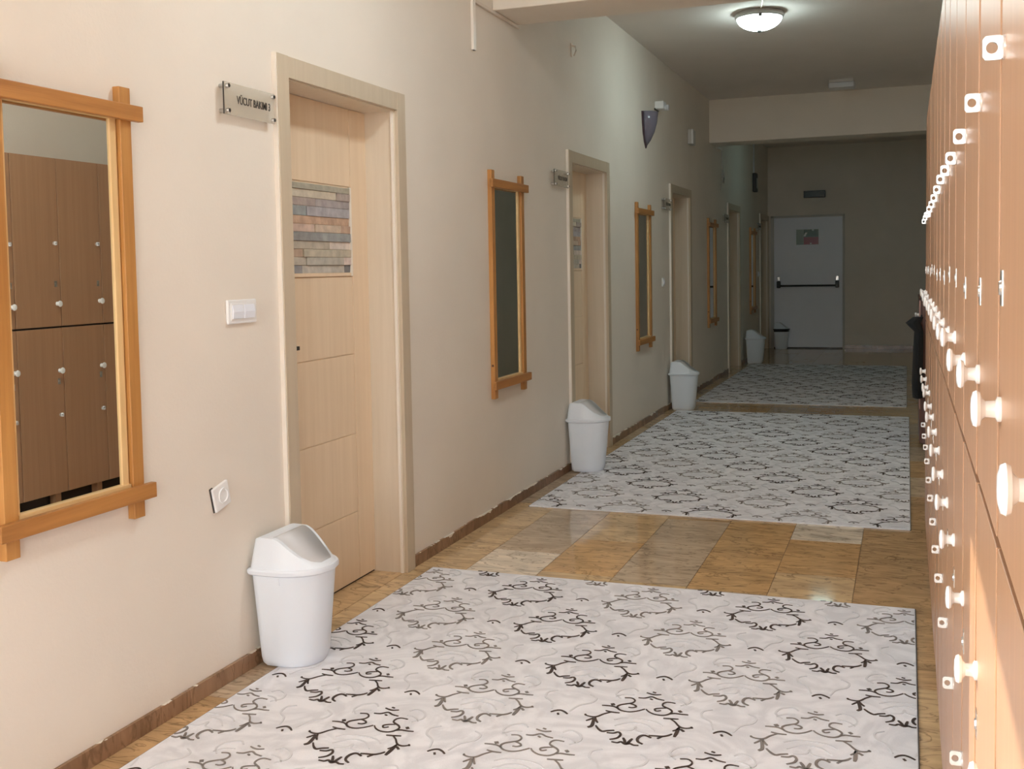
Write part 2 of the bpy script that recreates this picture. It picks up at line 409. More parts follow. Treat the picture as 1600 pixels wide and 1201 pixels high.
def wooden_door(i, y):
    d = thing('door_%d' % (i + 1), DOOR_LABEL[i], 'door', (-W, y, 0), kind='structure')
    a, c, h = TW, DW - TW, DH - TW
    # architrave: two uprights and a head, with a pale strip painting the lit near side
    box('architrave', (-.004, .002, 0), (.02, a, DH), M['trim'], d, .002)
    box('architrave', (-.004, c, 0), (.02, DW, DH), M['trim'], d, .002)
    box('architrave', (-.004, a, h), (.0195, c, DH - .001), M['trim'], d, .002)
    box('lit_edge', (-.002, -.004, 0), (.017, .002, DH + .001), M['edge'], d, .001)
    # lining with a stop bead
    box('lining', (-T + .005, a - .012, 0), (.004, a + .004, h), M['lining'], d)
    box('lining', (-T + .005, c - .004, 0), (.004, c + .012, h), M['lining'], d)
    box('lining', (-T + .005, a, h - .004), (.004, c, h + .012), M['lining'], d)
    box('stop_bead', (-.012, c - .012, 0), (.0, c - .004, h - .004), M['edge'], d, .001)
    # leaf: panels separated by grooves, a stone inlay
    leaf = thing_part('leaf', d)
    g = .004; ya, yb = a + .004, c - .004; x0, x1 = -RE - .04, -RE
    vg = y_groove = c - .152; pa = a + .205                  # right groove, near edge of the stone panel
    box('core', (x0, ya, .008), (x1 - .004, yb, h - .006), M['door_groove'], leaf)
    zz = [.008, .305, .645, .99, 1.325, 1.705, h - .006]
    for k in range(6):
        lo, hi = zz[k] + (g / 2 if k else 0), zz[k + 1] - (g / 2 if k < 5 else 0)
        if k == 4:
            box('panel', (x1 - .005, ya, lo), (x1, pa, hi), M['door'], leaf, .001)
        else:
            box('panel', (x1 - .005, ya, lo), (x1, vg - g / 2, hi), M['door'], leaf, .001)
    box('panel', (x1 - .005, vg + g / 2, .008), (x1, yb, h - .006), M['door'], leaf, .001)
    # stone inlay: pale bead around split-face ledge stones
    box('inlay_bead', (x1 - .004, vg - .018, 1.327), (x1 + .004, vg, 1.703), M['edge'], leaf, .001)
    box('inlay_bead', (x1 - .004, pa, 1.327), (x1 + .005, vg - .018, 1.341), M['door'], leaf, .001)
    z = 1.699; H_ = 1.699 - 1.341; y2 = vg - .018
    rnd = random.Random(i)
    for (hs, row) in STONES:
        hh = hs * H_ * 1.0
        for (u, v, col) in row:
            ps, pe = pa + u * (y2 - pa), pa + v * (y2 - pa)
            dep = rnd.uniform(-.001, .008)
            st = MB().box((x1 - .006, ps + .0007, z - hh + .0007), (x1 + dep, pe - .0007, z - .0007))
            st.v = [(vx + (rnd.uniform(-.0015, .0015) if vx > x1 - .005 else 0), vy, vz) for (vx, vy, vz) in st.v]
            st.build('stone', stone_mat(col), leaf, bevel=.0008)
        z -= hh
    # lever handle on the near side
    hb = MB().lathe([(0, .024), (.008, .024), (.009, .01), (.045, .01)], (x1, a + .09, 1.055), 'x', 16)
    hb.box((x1 + .036, a + .085, 1.046), (x1 + .05, a + .205, 1.062))
    hb.build('handle', M['dark_metal'], leaf, bevel=.002)
    MB().box((x0 + .01, ya, 0), (x1 - .006, yb, .008)).build('threshold_seal', M['dark_gap'], leaf)
def thing_part(name, parent):
    o = bpy.data.objects.new(name, None); COL.objects.link(o); o.parent = parent; o.empty_display_size = .05
    return o
M['door_groove'] = mat('pale_groove', (.78, .64, .48), .5)  # pale leaf core showing in the grooves
DOOR_LABEL = ['birch door with ledge-stone inlay beside the glass sign reading VÜCUT BAKIMI 3',
              'birch door with ledge-stone inlay next to the second white bin',
              'birch door with ledge-stone inlay beside the single light switch before the second beam',
              'birch door beyond the second beam, near the bin by the last mirror',
              'wooden door in the left wall tight against the end wall']
for i, y in enumerate(DOOR_Y): wooden_door(i, y)

# ------------------------------------------------------------------ grey fire door in the end wall
def fire_door():
    x0, x1, h = -2.0, -.945, 2.085
    d = thing('door_6', 'grey-white metal fire door with a black push bar', 'door', (x0, Y1, 0), kind='structure')
    w = x1 - x0
    fr = MB().box((-.045, -.03, 0), (.0, .02, h + .03)).box((w, -.03, 0), (w + .03, .02, h + .03)).box((-.045, -.03, h), (w + .03, .02, h + .03))
    fr.build('frame', M['frame_grey'], d, bevel=.003)
    box('leaf', (.003, -.022, .018), (w - .003, .02, h - .003), M['firedoor'], d, .003)
    box('threshold', (-.0, -.02, 0), (w, .02, .018), M['black'], d)
    bar = MB().tube([(.10, -.10, 1.0), (w - .10, -.10, 1.0)], .016, 10).build('push_bar', M['black'], d, smooth=True)
    for x in (.08, w - .08):
        MB().box((x - .028, -.115, .965), (x + .028, -.02, 1.075)).build('bracket', M['black'], bar, bevel=.01)
        MB().box((x - .024, -.075, 1.075), (x + .024, -.02, 1.15)).build('latch_case', M['nickel'], bar, bevel=.008)
    p = thing('poster', 'small green and red notice on the grey fire door', 'poster', (x0 + .52, Y1 - .0225, 1.77))
    PM = [mat('notice_' + n, c, .3) for n, c in (('grey', (.22, .30, .25)), ('green', (.03, .10, .06)), ('red', (.30, .035, .05)), ('white', (.75, .78, .75)))]
    box('paper', (-.17, -.002, -.12), (.17, 0, .12), PM[0], p)
    box('green_field', (-.055, -.003, .0), (.168, -.001, .118), PM[1], p)
    box('red_field', (-.055, -.003, -.118), (.168, -.001, -.002), PM[2], p)
    MB().prism([(-.06, .01), (-.03, .01), (.0, .07), (-.03, .07)], -.004, -.001, 'y').build('arrow', PM[3], p)
    box('mark', (.07, -.004, .095), (.10, -.001, .118), PM[3], p)
    box('mark', (.04, -.004, -.112), (.065, -.001, -.095), PM[3], p)
    s = thing('exit_sign', 'black rectangular exit sign above the grey fire door', 'sign', (-1.37, Y1, 2.44))
    box('housing', (-.165, -.05, -.055), (.165, 0, .055), M['black'], s, .006)
    box('panel', (-.15, -.052, -.042), (.15, -.049, .042), mat('unlit_panel', (.012, .03, .022), .25), s)
fire_door()

# ------------------------------------------------------------------ mirrors
MIRROR_LABEL = ['large pine-framed mirror showing the lockers, beside the wall socket',
                'pine-framed mirror between the first two birch doors, above the tiled strip',
                'pine-framed mirror with a knotted post before the third birch door',
                'pine-framed mirror under the second ceiling beam',
                'pine-framed mirror beyond the fourth birch door, close to the end wall']
def mirror(i, y):
    m = thing('wall_mirror', MIRROR_LABEL[i], 'mirror', (-W, y, .645), group='pine-framed wall mirrors')
    pw, zt, ya, yb = .046, 1.231, .046, .477
    for yy in (0, yb):
        p = box('post', (.0, yy, 0), (.024, yy + pw, zt), M['pine'], m, .002)
        if yy == 0 and i: box('knot', (.006, -.0012, .175), (.018, .004, .187), M['knot'], p, .001)
    for zz in (.052, 1.137):
        box('rail', (.024, -.032, zz), (.044, .553, zz + .044), M['pine_rail'], m, .002)
    box('backing', (0, ya, .08), (.003, yb, 1.16), M['dark_gap'], m)
    box('glass', (.003, ya + .004, .085), (.006, yb - .004, 1.155), M['mirror'], m)
    box('inner_bead', (.004, yb - .030, .10), (.012, yb - .005, 1.150), M['pale'], m, .001)
    box('inner_bead', (.004, ya + .005, .10), (.012, ya + .016, 1.150), M['pale'], m, .001)
    box('inner_bead', (.004, ya + .005, .085), (.020, yb - .005, .104), M['pale_rail'], m, .001)
    box('inner_bead', (.004, ya + .005, 1.138), (.014, yb - .005, 1.155), M['pale_rail'], m, .001)
M['pale_rail'] = wood('lit_pine_rail', (.68, .45, .20), (.78, .56, .29), 1, .45, 40, .06)  # same lightened pine, grain along the rail; bead light put into the colour
for i, y in enumerate((2.04, 5.445, 8.80, 12.25, 15.75)): mirror(i, y)

# ------------------------------------------------------------------ glass door signs, switches, socket
def lettering(text, size, parent, loc, width):
    cu = bpy.data.curves.new('lettering', 'FONT'); cu.body = text; cu.size = size; cu.align_x = 'CENTER'; cu.align_y = 'CENTER'; cu.extrude = .0004; cu.offset = .0004
    t = bpy.data.objects.new('lettering_curve', cu); COL.objects.link(t)
    bpy.context.view_layer.update()
    me = bpy.data.meshes.new_from_object(t.evaluated_get(bpy.context.evaluated_depsgraph_get()))
    bpy.data.objects.remove(t)
    xs = [v.co.x for v in me.vertices]; k = width / (max(xs) - min(xs))
    me.transform(Matrix(((0, 0, 1, 0), (1, 0, 0, 0), (0, 1, 0, 0), (0, 0, 0, 1))) @ Matrix.Diagonal((k, 1, 1, 1)))
    me.materials.clear(); me.materials.append(M['ink'])
    return link('lettering', me, parent, loc)
SIGN_LABEL = ['clear glass door sign reading VÜCUT BAKIMI 3 on four metal studs', 'glass door sign on studs beside the second birch door',
              'glass door sign on studs beside the third birch door', 'glass door sign on studs beside the fourth birch door',
              'glass door sign on studs beside the last door by the end wall']
def door_sign(i, y):
    s = thing('door_sign', SIGN_LABEL[i], 'sign', (-W, y, 1.915), group='glass door signs')
    box('plate', (.022, -.15, -.052), (.027, .15, .052), M['sign_glass'], s)
    box('plate_edge', (.022, -.1515, -.052), (.027, -.15, .052), M['dark_metal'], s)
    for a in (-.135, .135):
        for z in (-.040, .040):
            st = MB().lathe([(0, .0075), (.034, .0075), (.036, .006)], (0, a, z), 'x', 14).build('stud', M['chrome'], s, smooth=True)
            MB().lathe([(.0355, .0066), (.0375, .0058)], (0, a, z), 'x', 14).build('stud_cap', M['dark_metal'], st)
    lettering('VÜCUT BAKIMI 3' if i == 0 else 'VÜCUT BAKIMI', .036, s, (.0285, .02, .0), .20)
for i, y in enumerate((3.17, 6.70, 10.0, 13.53, 16.70)): door_sign(i, y)
def switch(y, z, w, n, label):
    s = thing('light_switch', label, 'switch', (-W, y, z), group='white light switches')
    box('plate', (0, -w / 2, -.04), (.011, w / 2, .04), M['whiter'], s, .004)
    box('surround', (.008, -w / 2 + .014, -.028), (.0135, w / 2 - .014, .028), M['whiter'], s, .001)
    iw = (w - .034) / n
    for k in range(n):
        a = -w / 2 + .017 + k * iw
        MB().prism([(.010, -.023), (.0165, -.023), (.0195, .0), (.0145, .023), (.010, .023)], a + .003, a + iw - .003, 'y').build('rocker', M['flap_white'], s, bevel=.001)
M['flap_white'] = mat('rocker_plastic', (.84, .87, .95), .3)
switch(3.11, 1.218, .168, 2, 'white double light switch between the glass sign and the socket')
switch(9.87, 1.20, .085, 1, 'small white light switch before the third birch door')
switch(16.70, 1.205, .085, 1, 'small white light switch by the last mirror near the end wall')
def socket():
    s = thing('wall_socket', 'white round-well power socket hanging askew below the double switch', 'socket', (-W, 2.96, .622))
    s.rotation_euler = (math.radians(14), 0, 0)
    box('plate', (0, -.043, -.041), (.011, .043, .041), M['whiter'], s, .004)
    box('back_box', (-.003, -.047, -.040), (.004, -.03, .044), M['dark_metal'], s, .002)
    w = MB().lathe([(.010, .026), (.0155, .026), (.0155, .0205), (.004, .0205), (.004, .0)], (0, .006, 0), 'x', 24).build('well', M['whiter'], s, smooth=True)
    for z in (-.009, .009): MB().lathe([(.0035, .0028), (.0045, .0028)], (0, .006, z), 'x', 8).build('pin_hole', M['black'], w)
socket()

# ------------------------------------------------------------------ swing-lid bins
def bin_outline(depth, half, n=18, back=0):
    """D-shaped plan: flat back on the wall side (x = back), rounded front; pairs (x, half width)"""
    out = []
    for k in range(n + 1):
        t = k / n; x = back + depth * t
        u = max(0, (t - .30) / .70)
        yh = half * math.sqrt(max(0, 1 - u ** 2.3)) if t > .30 else half
        if t < .06: yh = half * (.90 + .10 * math.sqrt(t / .06))
        out.append((x, yh))
    return out
def ring(outl, z, inset=0):
    l = [(x, -y, z) for x, y in outl] + [(x, y, z) for x, y in reversed(outl[:-1])]
    return l
def bin_profile(t):
    pts = [(0, .444), (.05, .453), (.12, .455), (.36, .453), (.45, .442), (.58, .417), (.72, .390), (.85, .371), (1, .360)]
    for (a, za), (b, zb) in zip(pts, pts[1:]):
        if t <= b: return za + (zb - za) * (t - a) / (b - a)
    return pts[-1][1]
BIN_LABEL = ['white swing-lid bin below the wall socket, beside the first birch door', 'white swing-lid bin beside the second birch door on the rug corner',
             'white swing-lid bin beside the third birch door', 'white swing-lid bin past the fourth birch door',
             'white bin with a black rim standing against the fire door']
BINS = []
def trash_bin(i, x, y, z, black=False, s=1.0):
    b = thing('trash_bin', BIN_LABEL[i], 'bin', (x, y, z), group='white swing-lid bins')
    b.scale = (s, s, s)
    def shell(levels, name, m, par=b, cap=True):
        mb = MB(); n = None
        for (dep, half, back, zz) in levels:
            l = ring(bin_outline(dep, half, back=back), zz); n = len(l); mb.v += l
        for k in range(len(levels) - 1):
            for j in range(n):
                q = (j + 1) % n; mb.f.append((k * n + j, k * n + q, (k + 1) * n + q, (k + 1) * n + j))
        if cap: mb.f.append(tuple(range(n))); mb.f.append(tuple((len(levels) - 1) * n + j for j in range(n)))
        return mb.build(name, m, par, smooth=True)
    shell([(.175, .098, .032, 0), (.190, .107, .024, .012), (.200, .112, .022, .03), (.245, .133, .006, .335)], 'body', M['white'])
    shell([(.255, .139, .001, .328), (.268, .146, -.006, .333), (.270, .148, -.007, .345), (.262, .143, -.002, .351)], 'rim', M['black'] if black else M['white'])
    if black: shell([(.2442, .134, .0055, .300), (.2485, .1362, .0035, .335)], 'rim_band', M['black'])
    box('rib', (.115, -.131, .298), (.119, -.1275, .334), M['white'], b)
    # lid: side walls rise from the rim to the S-shaped roof line
    N = 26; base = bin_outline(.254, .138, N, .002); top = bin_outline(.232, .112, N, .010)
    mb = MB(); lo, hi = [], []
    for k in range(N + 1):
        t = k / N; zt = bin_profile(t)
        for sgn in (-1, 1):
            lo.append((base[k][0], sgn * base[k][1], .348)); hi.append((top[k][0], sgn * top[k][1], zt))
    mb.v = lo + hi; o = len(lo)
    for k in range(N):
        a, c = 2 * k, 2 * k + 2
        mb.f += [(a, c, o + c, o + a), (a + 1, o + a + 1, o + c + 1, c + 1), (o + a, o + c, o + c + 1, o + a + 1)]
    mb.f.append((0, o, o + 1, 1)); e = 2 * N; mb.f.append((e, e + 1, o + e + 1, o + e))
    lid = mb.build('lid', M['white'], b, smooth=True)
    # swing flap set into the lid roof
    fm = MB(); K = 20; t0, t1 = .30, .955
    for k in range(K + 1):
        t = t0 + (t1 - t0) * k / K; x = .010 + .232 * t
        yh = bin_outline(.232, .112, 200, .010)[int(t * 200)][1] * .90 - .005
        yh = max(.01, yh)
        fm.v += [(x, -yh, bin_profile(t) + .0015), (x, yh, bin_profile(t) + .0015)]
    for k in range(K): fm.f.append((2 * k, 2 * k + 2, 2 * k + 3, 2 * k + 1))
    fo = fm.build('flap', M['flap'], b, smooth=True)
    so = fo.modifiers.new('solid', 'SOLIDIFY'); so.thickness = .004; so.offset = -1
    BINS.append(b)
RUG_T = .008
trash_bin(0, -2.081, 3.22, RUG_T, False, .975)
trash_bin(1, -2.081, 6.900, RUG_T)
trash_bin(2, -2.072, 10.13, 0)
trash_bin(3, -2.06, 15.17, 0)
trash_bin(4, -1.98, 17.79, 0, True, .92)

# ------------------------------------------------------------------ rugs
MOTIF = [(5,[(-26,249),(-9,242),(4,241),(20,248)]),(9,[(-5,256),(-3,261)]),(5,[(-42,203),(-22,206),(-4,222),(16,211),(38,206)]),(8,[(-3,200),(0,205)]),(5,[(-82,189),(-61,193),(-47,178),(-50,158),(-67,144),(-82,131),(-87,115),(-78,98),(-63,89),(-42,89),(-22,102),(-4,123)]),(5,[(-54,121),(-41,122),(-33,132),(-40,143),(-57,150)]),(5,[(-134,111),(-114,114),(-95,112),(-81,101)]),(10,[(-109,125),(-99,131)]),(5,[(75,194),(52,196),(41,184),(42,165),(55,154),(70,143),(78,127),(71,106),(56,94),(33,94),(13,106),(0,123)]),(5,[(45,127),(32,119),(25,131),(34,141),(56,150)]),(5,[(128,121),(109,119),(88,119),(75,111)]),(10,[(97,135),(104,141)]),(5,[(-113,76),(-94,71),(-69,72)]),(5,[(-94,71),(-112,50),(-125,27),(-136,20),(-151,21),(-165,27)]),(8,[(-164,27),(-160,30)]),(6,[(-131,22),(-124,2),(-113,-16)]),(5,[(-149,-13),(-140,1),(-134,13)]),(9,[(-132,10),(-126,-20),(-124,-44),(-132,-56)]),(6,[(-113,-37),(-100,-57),(-85,-70),(-71,-61),(-53,-53)]),(6,[(-70,-75),(-51,-72),(-39,-61),(-29,-75),(-31,-96),(-39,-107),(-51,-116)]),(6,[(-42,-129),(-25,-130),(-16,-121),(-2,-132),(10,-125),(22,-131),(36,-129)]),(7,[(-17,-94),(-8,-112),(-1,-132)]),(7,[(9,-92),(5,-114),(3,-131)]),(7,[(44,-117),(29,-106),(23,-88),(27,-67),(39,-59),(58,-70)]),(6,[(48,-56),(68,-53),(87,-50),(101,-39),(109,-26)]),(5,[(76,-69),(87,-50)]),(5,[(63,74),(82,77),(107,82)]),(5,[(84,76),(101,58),(118,32),(133,24),(146,27),(157,36)]),(8,[(152,33),(157,36)]),(5,[(120,29),(116,7),(107,-6)]),(9,[(120,22),(120,-16),(119,-43)]),(6,[(126,14),(138,1)])]
SMILE = [(6,[(-24,-5),(-14,9),(0,16),(15,9),(28,-4)]),(10,[(-2,-13),(4,-10)])]
FAINT = [(7, [(-150, -182), (-128, -150), (-140, -110), (-172, -92), (-190, -110)]), (7, [(150, -182), (128, -150), (140, -110), (172, -92), (190, -110)]),
         (6, [(-60, -20), (-30, 12), (0, 20), (32, 10), (58, -22)]), (6, [(-40, -48), (-8, -36), (0, -8), (8, -36), (42, -48)]),
         (6, [(-72, 20), (-45, 42), (0, 48), (44, 42), (72, 20)]), (7, [(-215, 40), (-200, 90), (-170, 120), (-165, 160), (-190, 182)]), (7, [(215, 40), (200, 90), (170, 120), (165, 160), (190, 182)]),
         (6, [(-110, 190), (-90, 215), (-60, 222)]), (6, [(110, 190), (90, 215), (60, 222)])]
def smooth_line(p, sub=4):
    P = [Vector((x / 1000, y / 1000)) for x, y in p]; out = []
    for i in range(len(P) - 1):
        a, b, c, d = P[max(i - 1, 0)], P[i], P[i + 1], P[min(i + 2, len(P) - 1)]
        for k in range(sub):
            t = k / sub
            out.append(.5 * ((2 * b) + (c - a) * t + (2 * a - 5 * b + 4 * c - d) * t * t + (3 * b - a - 3 * c + d) * t ** 3))
    out.append(P[-1]); return out
def ribbons(S, widen=1.0):
    R = []
    for w, p in S:
        L = smooth_line(p, 2 if len(p) < 3 else 4); n = len(L); row = []
        for i, q in enumerate(L):
            d = (L[min(i + 1, n - 1)] - L[max(i - 1, 0)]).normalized(); nn = Vector((-d.y, d.x))
            t = i / (n - 1); taper = .55 + .45 * math.sin(math.pi * min(1, max(0, t * .86 + .07)))
            hw = w * .001 * .5 * widen * (taper if len(p) > 2 else 1)
            row.append((q + nn * hw, q - nn * hw))
        R.append(row)
    return R
RIB = {'m': ribbons(MOTIF, 1.2), 's': ribbons(SMILE, 1.15), 'f': ribbons(FAINT)}
def stamp(mb, kind, cx, cy, bounds, z):
    x0, x1, y0, y1 = bounds
    for row in RIB[kind]:
        for (a, b), (c, d) in zip(row, row[1:]):
            q = [(cx + p.x, cy + p.y) for p in (a, c, d, b)]
            mx = sum(p[0] for p in q) / 4; my = sum(p[1] for p in q) / 4
            if x0 < mx < x1 and y0 < my < y1:
                n = len(mb.v); mb.v += [(min(max(p[0], x0), x1), min(max(p[1], y0), y1), z) for p in q]; mb.f.append((n, n + 1, n + 2, n + 3))
def rug(label, x0, x1, y0, y1, ph_x, ph_y, dark_m):
    cx, cy = (x0 + x1) / 2, (y0 + y1) / 2
    r = thing('rug', label, 'rug', (cx, cy, 0), group='patterned corridor rugs')
    hx, hy = (x1 - x0) / 2, (y1 - y0) / 2
    box('pile', (-hx, -hy, 0), (hx, hy, RUG_T - .001), M['rug'], r, .002)
    MB().box((hx - .002, -hy, .0), (hx + .003, hy, RUG_T - .003)).box((-hx - .003, -hy, 0), (-hx + .002, hy, RUG_T - .003)).build('binding', M['binding'], r)
    PX, PY = .2435, .364; B = (-hx + .003, hx - .003, -hy + .003, hy - .003)
    dk, lt, ft = MB(), MB(), MB()
    for row in range(-40, 60):
        Y = ph_y + row * PY
        if not (y0 - .4 < Y < y1 + .4): continue
        for col in range(-2, 11):
            X = ph_x - col * PX; m = (col - row) % 4
            if m % 2 == 0: stamp(dk, 's', X - cx, Y + .02 - cy, B, RUG_T + .0004)
            else:
                stamp(dk if m == dark_m else lt, 'm', X - cx, Y - cy, B, RUG_T + .0004)
                stamp(ft, 'f', X - cx, Y - cy, B, RUG_T)
    for mb, nm, mt in ((dk, 'dark_pattern', 'rug_dark'), (lt, 'taupe_pattern', 'rug_light'), (ft, 'carved_pattern', 'rug_faint')):
        o = mb.build(nm, M[mt], r)
        s = o.modifiers.new('pile_height', 'SOLIDIFY'); s.thickness = .0016; s.offset = 0
M['binding'] = mat('rug_binding', (.10, .09, .085), .9)
rug('pale grey rug with dark scroll wreaths beside the first bin and birch door', -2.0, .033, .15, 4.424, -.003, 3.036, 3)
rug('pale grey scroll rug between the two tiled floor strips', -1.998, .02, 5.752, 9.995, -.010, 6.167, 1)
rug('grey scroll rug past the second beam, leading to the fire door', -1.97, .0, 10.70, 14.95, -.006, 11.0, 1)

# ------------------------------------------------------------------ lockers
FACE, PITCH_Y, TOPZ, MIDZ, BOTZ = .079, .322, 1.98, 1.078, .185
def knob_mesh():
    return MB().lathe([(0, .0115), (.003, .0115), (.005, .0080), (.013, .0075), (.016, .0105), (.0175, .0155), (.0205, .0170), (.0235, .0155), (.0250, .010), (.0255, .002)], (0, 0, 0), '-x', 20).mesh('knob', M['porcelain'], True)
def staple_mesh():
    """padlock staple: a round base flange and a rounded tab with a hole"""
    mb = MB(); mb.lathe([(0, .0135), (.002, .0135), (.003, .011)], (0, 0, 0), '-x', 16)
    n = 20; out, inn = [], []
    for k in range(n):
        a = 2 * math.pi * k / n; c, s_ = math.cos(a), math.sin(a)
        ox = -.0105 + .0095 * max(-1, min(1, c * 1.25)); oz = .0135 * max(-1, min(1, s_ * 1.2))
        out.append((ox, oz)); inn.append((-.0115 + .0055 * c, .0065 * s_))
    for yy in (-.0018, .0018):
        mb_base = len(mb.v); mb.v += [(x, yy, z) for x, z in out] + [(x, yy, z) for x, z in inn]
        for k in range(n):
            j = (k + 1) % n; mb.f.append((mb_base + k, mb_base + j, mb_base + n + j, mb_base + n + k))
    b0 = len(mb.v) - 4 * n; b1 = len(mb.v) - 2 * n
    for k in range(n):
        j = (k + 1) % n
        mb.f.append((b0 + k, b0 + j, b1 + j, b1 + k)); mb.f.append((b0 + n + k, b1 + n + k, b1 + n + j, b0 + n + j))
    mb.v = [(x * .9, y, z * .8) for x, y, z in mb.v]
    return mb.mesh('padlock_staple', M['nickel'], True)
def plate_mesh():
    mb = MB().box((-.0012, -.010, -.016), (0, .010, .016)); mb.lathe([(.001, .007), (.003, .006)], (0, 0, 0), '-x', 12)
    return mb.mesh('lock_plate', M['chrome'])
def lockers():
    first = None
    KN, ST, PL = knob_mesh(), staple_mesh(), plate_mesh()
    y_first = .782 - 4 * PITCH_Y - PITCH_Y
    for k in range(19):
        y = y_first + k * PITCH_Y
        if k == 0:
            u = thing('locker', 'tall two-door wood-laminate locker with white porcelain knobs in the long bank', 'locker', (FACE, y, 0), group='wood-laminate lockers along the right wall')
            w = PITCH_Y
            box('carcass', (.019, 0, BOTZ), (XR - FACE - .005, w, TOPZ), M['locker'], u)
            box('gap_shade_sheet', (.0165, .002, BOTZ + .005), (.0195, w - .002, TOPZ - .004), M['dark_gap'], u)  # dark sheet that paints the shade in the door seams
            for yy in (w - .05,):
                for xx in (.045,): box('leg', (xx, yy, 0), (xx + .04, yy + .04, BOTZ), M['locker'], u)
            box('dark_base', (.10, 0, 0), (.115, w, BOTZ), M['dark_gap'], u)  # dark panel added so the gap under the lockers stays black
            for (lo, hi, knz, stz, plz) in ((MIDZ + .005, TOPZ - .002, 1.203, 1.523, 1.31), (BOTZ + .002, MIDZ - .005, .852, .602, .79)):
                d = box('door', (0, .0028, lo), (.0165, w - .0028, hi), M['locker'], u, .001)
                link('knob', KN, d, (0, w - .027, knz)); link('padlock_staple', ST, d, (0, w - .028, stz)); link('lock_plate', PL, d, (0, w - .032, plz))
            first = u
        else:
            u = copy_tree(first); u.location = (FACE, y, 0)
            dd = [c for c in u.children if c.name.startswith('door')]
            rr = random.Random(k)
            if k == 18: u['label'] = 'two-door wood-laminate locker closing the bank, nearest the low mahogany cabinet'
            if k in (5, 6): u['label'] = 'two-door wood-laminate locker with a bright sun patch on its lower door'
            for d in dd:                      # doors hang slightly out of true, fittings not quite level
                d.rotation_euler = (0, 0, -math.radians(rr.uniform(0, .35)))
                for c in d.children: c.location.z += rr.uniform(-.008, .008); c.location.y += rr.uniform(-.006, .004)
lockers()

# ------------------------------------------------------------------ ceiling lamps
def ceiling_lamp(label, x, y, m):
    l = thing('ceiling_lamp', label, 'lamp', (x, y, ZC), group='round glass ceiling lamps')
    MB().lathe([(0, .165), (.02, .178), (.035, .178), (.045, .168), (.045, .15)], (0, 0, 0), '-z', 40).build('base_ring', M['nickel_dark'], l, smooth=True)
    prof = [(.034, .165)] + [(.036 + .095 * math.sin(a), .165 * math.cos(a)) for a in [math.radians(d) for d in (8, 18, 30, 42, 54, 66, 77, 86)]]
    MB().lathe(prof, (0, 0, 0), '-z', 40).build('glass_dome', M[m], l, smooth=True)
    for a in (-1.4, .7, 2.8):
        c, s_ = math.cos(a), math.sin(a)
        MB().box((.16 * c - .012, .16 * s_ - .012, -.062), (.16 * c + .012, .16 * s_ + .012, -.02)).build('clip', M['dark_metal'], l, bevel=.003)
    MB().lathe([(.128, .016), (.142, .014), (.146, .004)], (0, 0, 0), '-z', 14).build('finial', M['dark_metal'], l, smooth=True)
M['nickel_dark'] = mat('satin_ring', (.45, .44, .42), .35, .3)
ceiling_lamp('lit round glass ceiling lamp between the two beams', -1.03, 8.35, 'lamp')
ceiling_lamp('unseen round glass ceiling lamp added before the first beam', -.75, 3.5, 'lamp_fill')  # out of view; placed and strengthened to brighten the near wall
ceiling_lamp('round glass ceiling lamp hidden beyond the second beam', -1.03, 14.55, 'lamp_dim')
tag(MB().tube([(-1.0, 8.20, ZC - .005), (-.90, 7.6, ZC - .004), (-.80, 7.0, ZC - .005), (-.72, 6.3, ZC - .005)], .006, 8).build('ceiling_cable', M['edge'], smooth=True), 'thin pale cable running along the ceiling to the lit lamp', 'cable')
def ceiling_fixture():
    f = thing('emergency_light', 'small rectangular emergency light on the ceiling before the second beam', 'light', (-.63, 11.75, ZC))
    box('base', (-.12, -.09, -.03), (.12, .09, 0), M['frame_grey'], f, .004)
    box('diffuser', (-.125, -.095, -.085), (.125, .095, -.03), M['flap'], f, .008)
ceiling_fixture()

# ------------------------------------------------------------------ small things on the left wall
def cable_duct():
    d = thing('cable_duct', 'white plastic cable duct bent at a right angle beside the first beam', 'cable duct', (-W, 5.265, 2.47))
    box('duct', (.001, -.018, 0), (.016, .018, ZC - 2.475), M['edge'], d, .002)
    MB().box((.001, .018, .245), (.016, .70, .262)).build('duct', M['wallish'], d, bevel=.002)
    box('end_opening', (.003, -.014, -.001), (.013, .014, .004), M['black'], d)
M['wallish'] = mat('painted_duct', (.72, .64, .55), .6)
cable_duct()
h = thing('wall_hook', 'small painted hook on the wall past the first beam', 'hook', (-W, 7.04, 2.79))
box('stem', (0, -.012, -.045), (.008, .012, .045), M['wallish'], h, .003)
MB().tube([(.006, 0, .03), (.03, 0, .02), (.034, 0, -.01), (.02, 0, -.04)], .006, 8).build('prong', M['wallish'], h, smooth=True)
def sconce():
    s = thing('wall_sconce', 'dark purple half-cone wall sconce high before the third birch door', 'lamp', (-W, 9.22, 2.37))
    K = 14; n = 12
    mb = MB(); rows = [(0, .012), (.05, .05), (.12, .085), (.20, .108), (.285, .118)]
    for (z, r) in rows:
        for k in range(n + 1):
            a = math.pi * k / n; mb.v.append((r * .95 * math.sin(a), -r * math.cos(a), z))
    for i in range(len(rows) - 1):
        for k in range(n): mb.f.append((i * (n + 1) + k, i * (n + 1) + k + 1, (i + 1) * (n + 1) + k + 1, (i + 1) * (n + 1) + k))
    g = mb.build('shade', M['frost'], s, smooth=True); m = g.modifiers.new('thick', 'SOLIDIFY'); m.thickness = .004
    rim = [(0, -.125, .285), (.0, -.112, .19), (0, -.088, .11), (0, -.052, .045), (0, 0, -.005), (0, .052, .045), (0, .088, .11), (0, .112, .19), (0, .125, .285)]
    MB().tube(rim, .014, 8).build('frame', M['sconce'], s, smooth=True)
    box('wall_plate', (0, -.05, .05), (.006, .05, .26), M['sconce'], s, .002)
sconce()
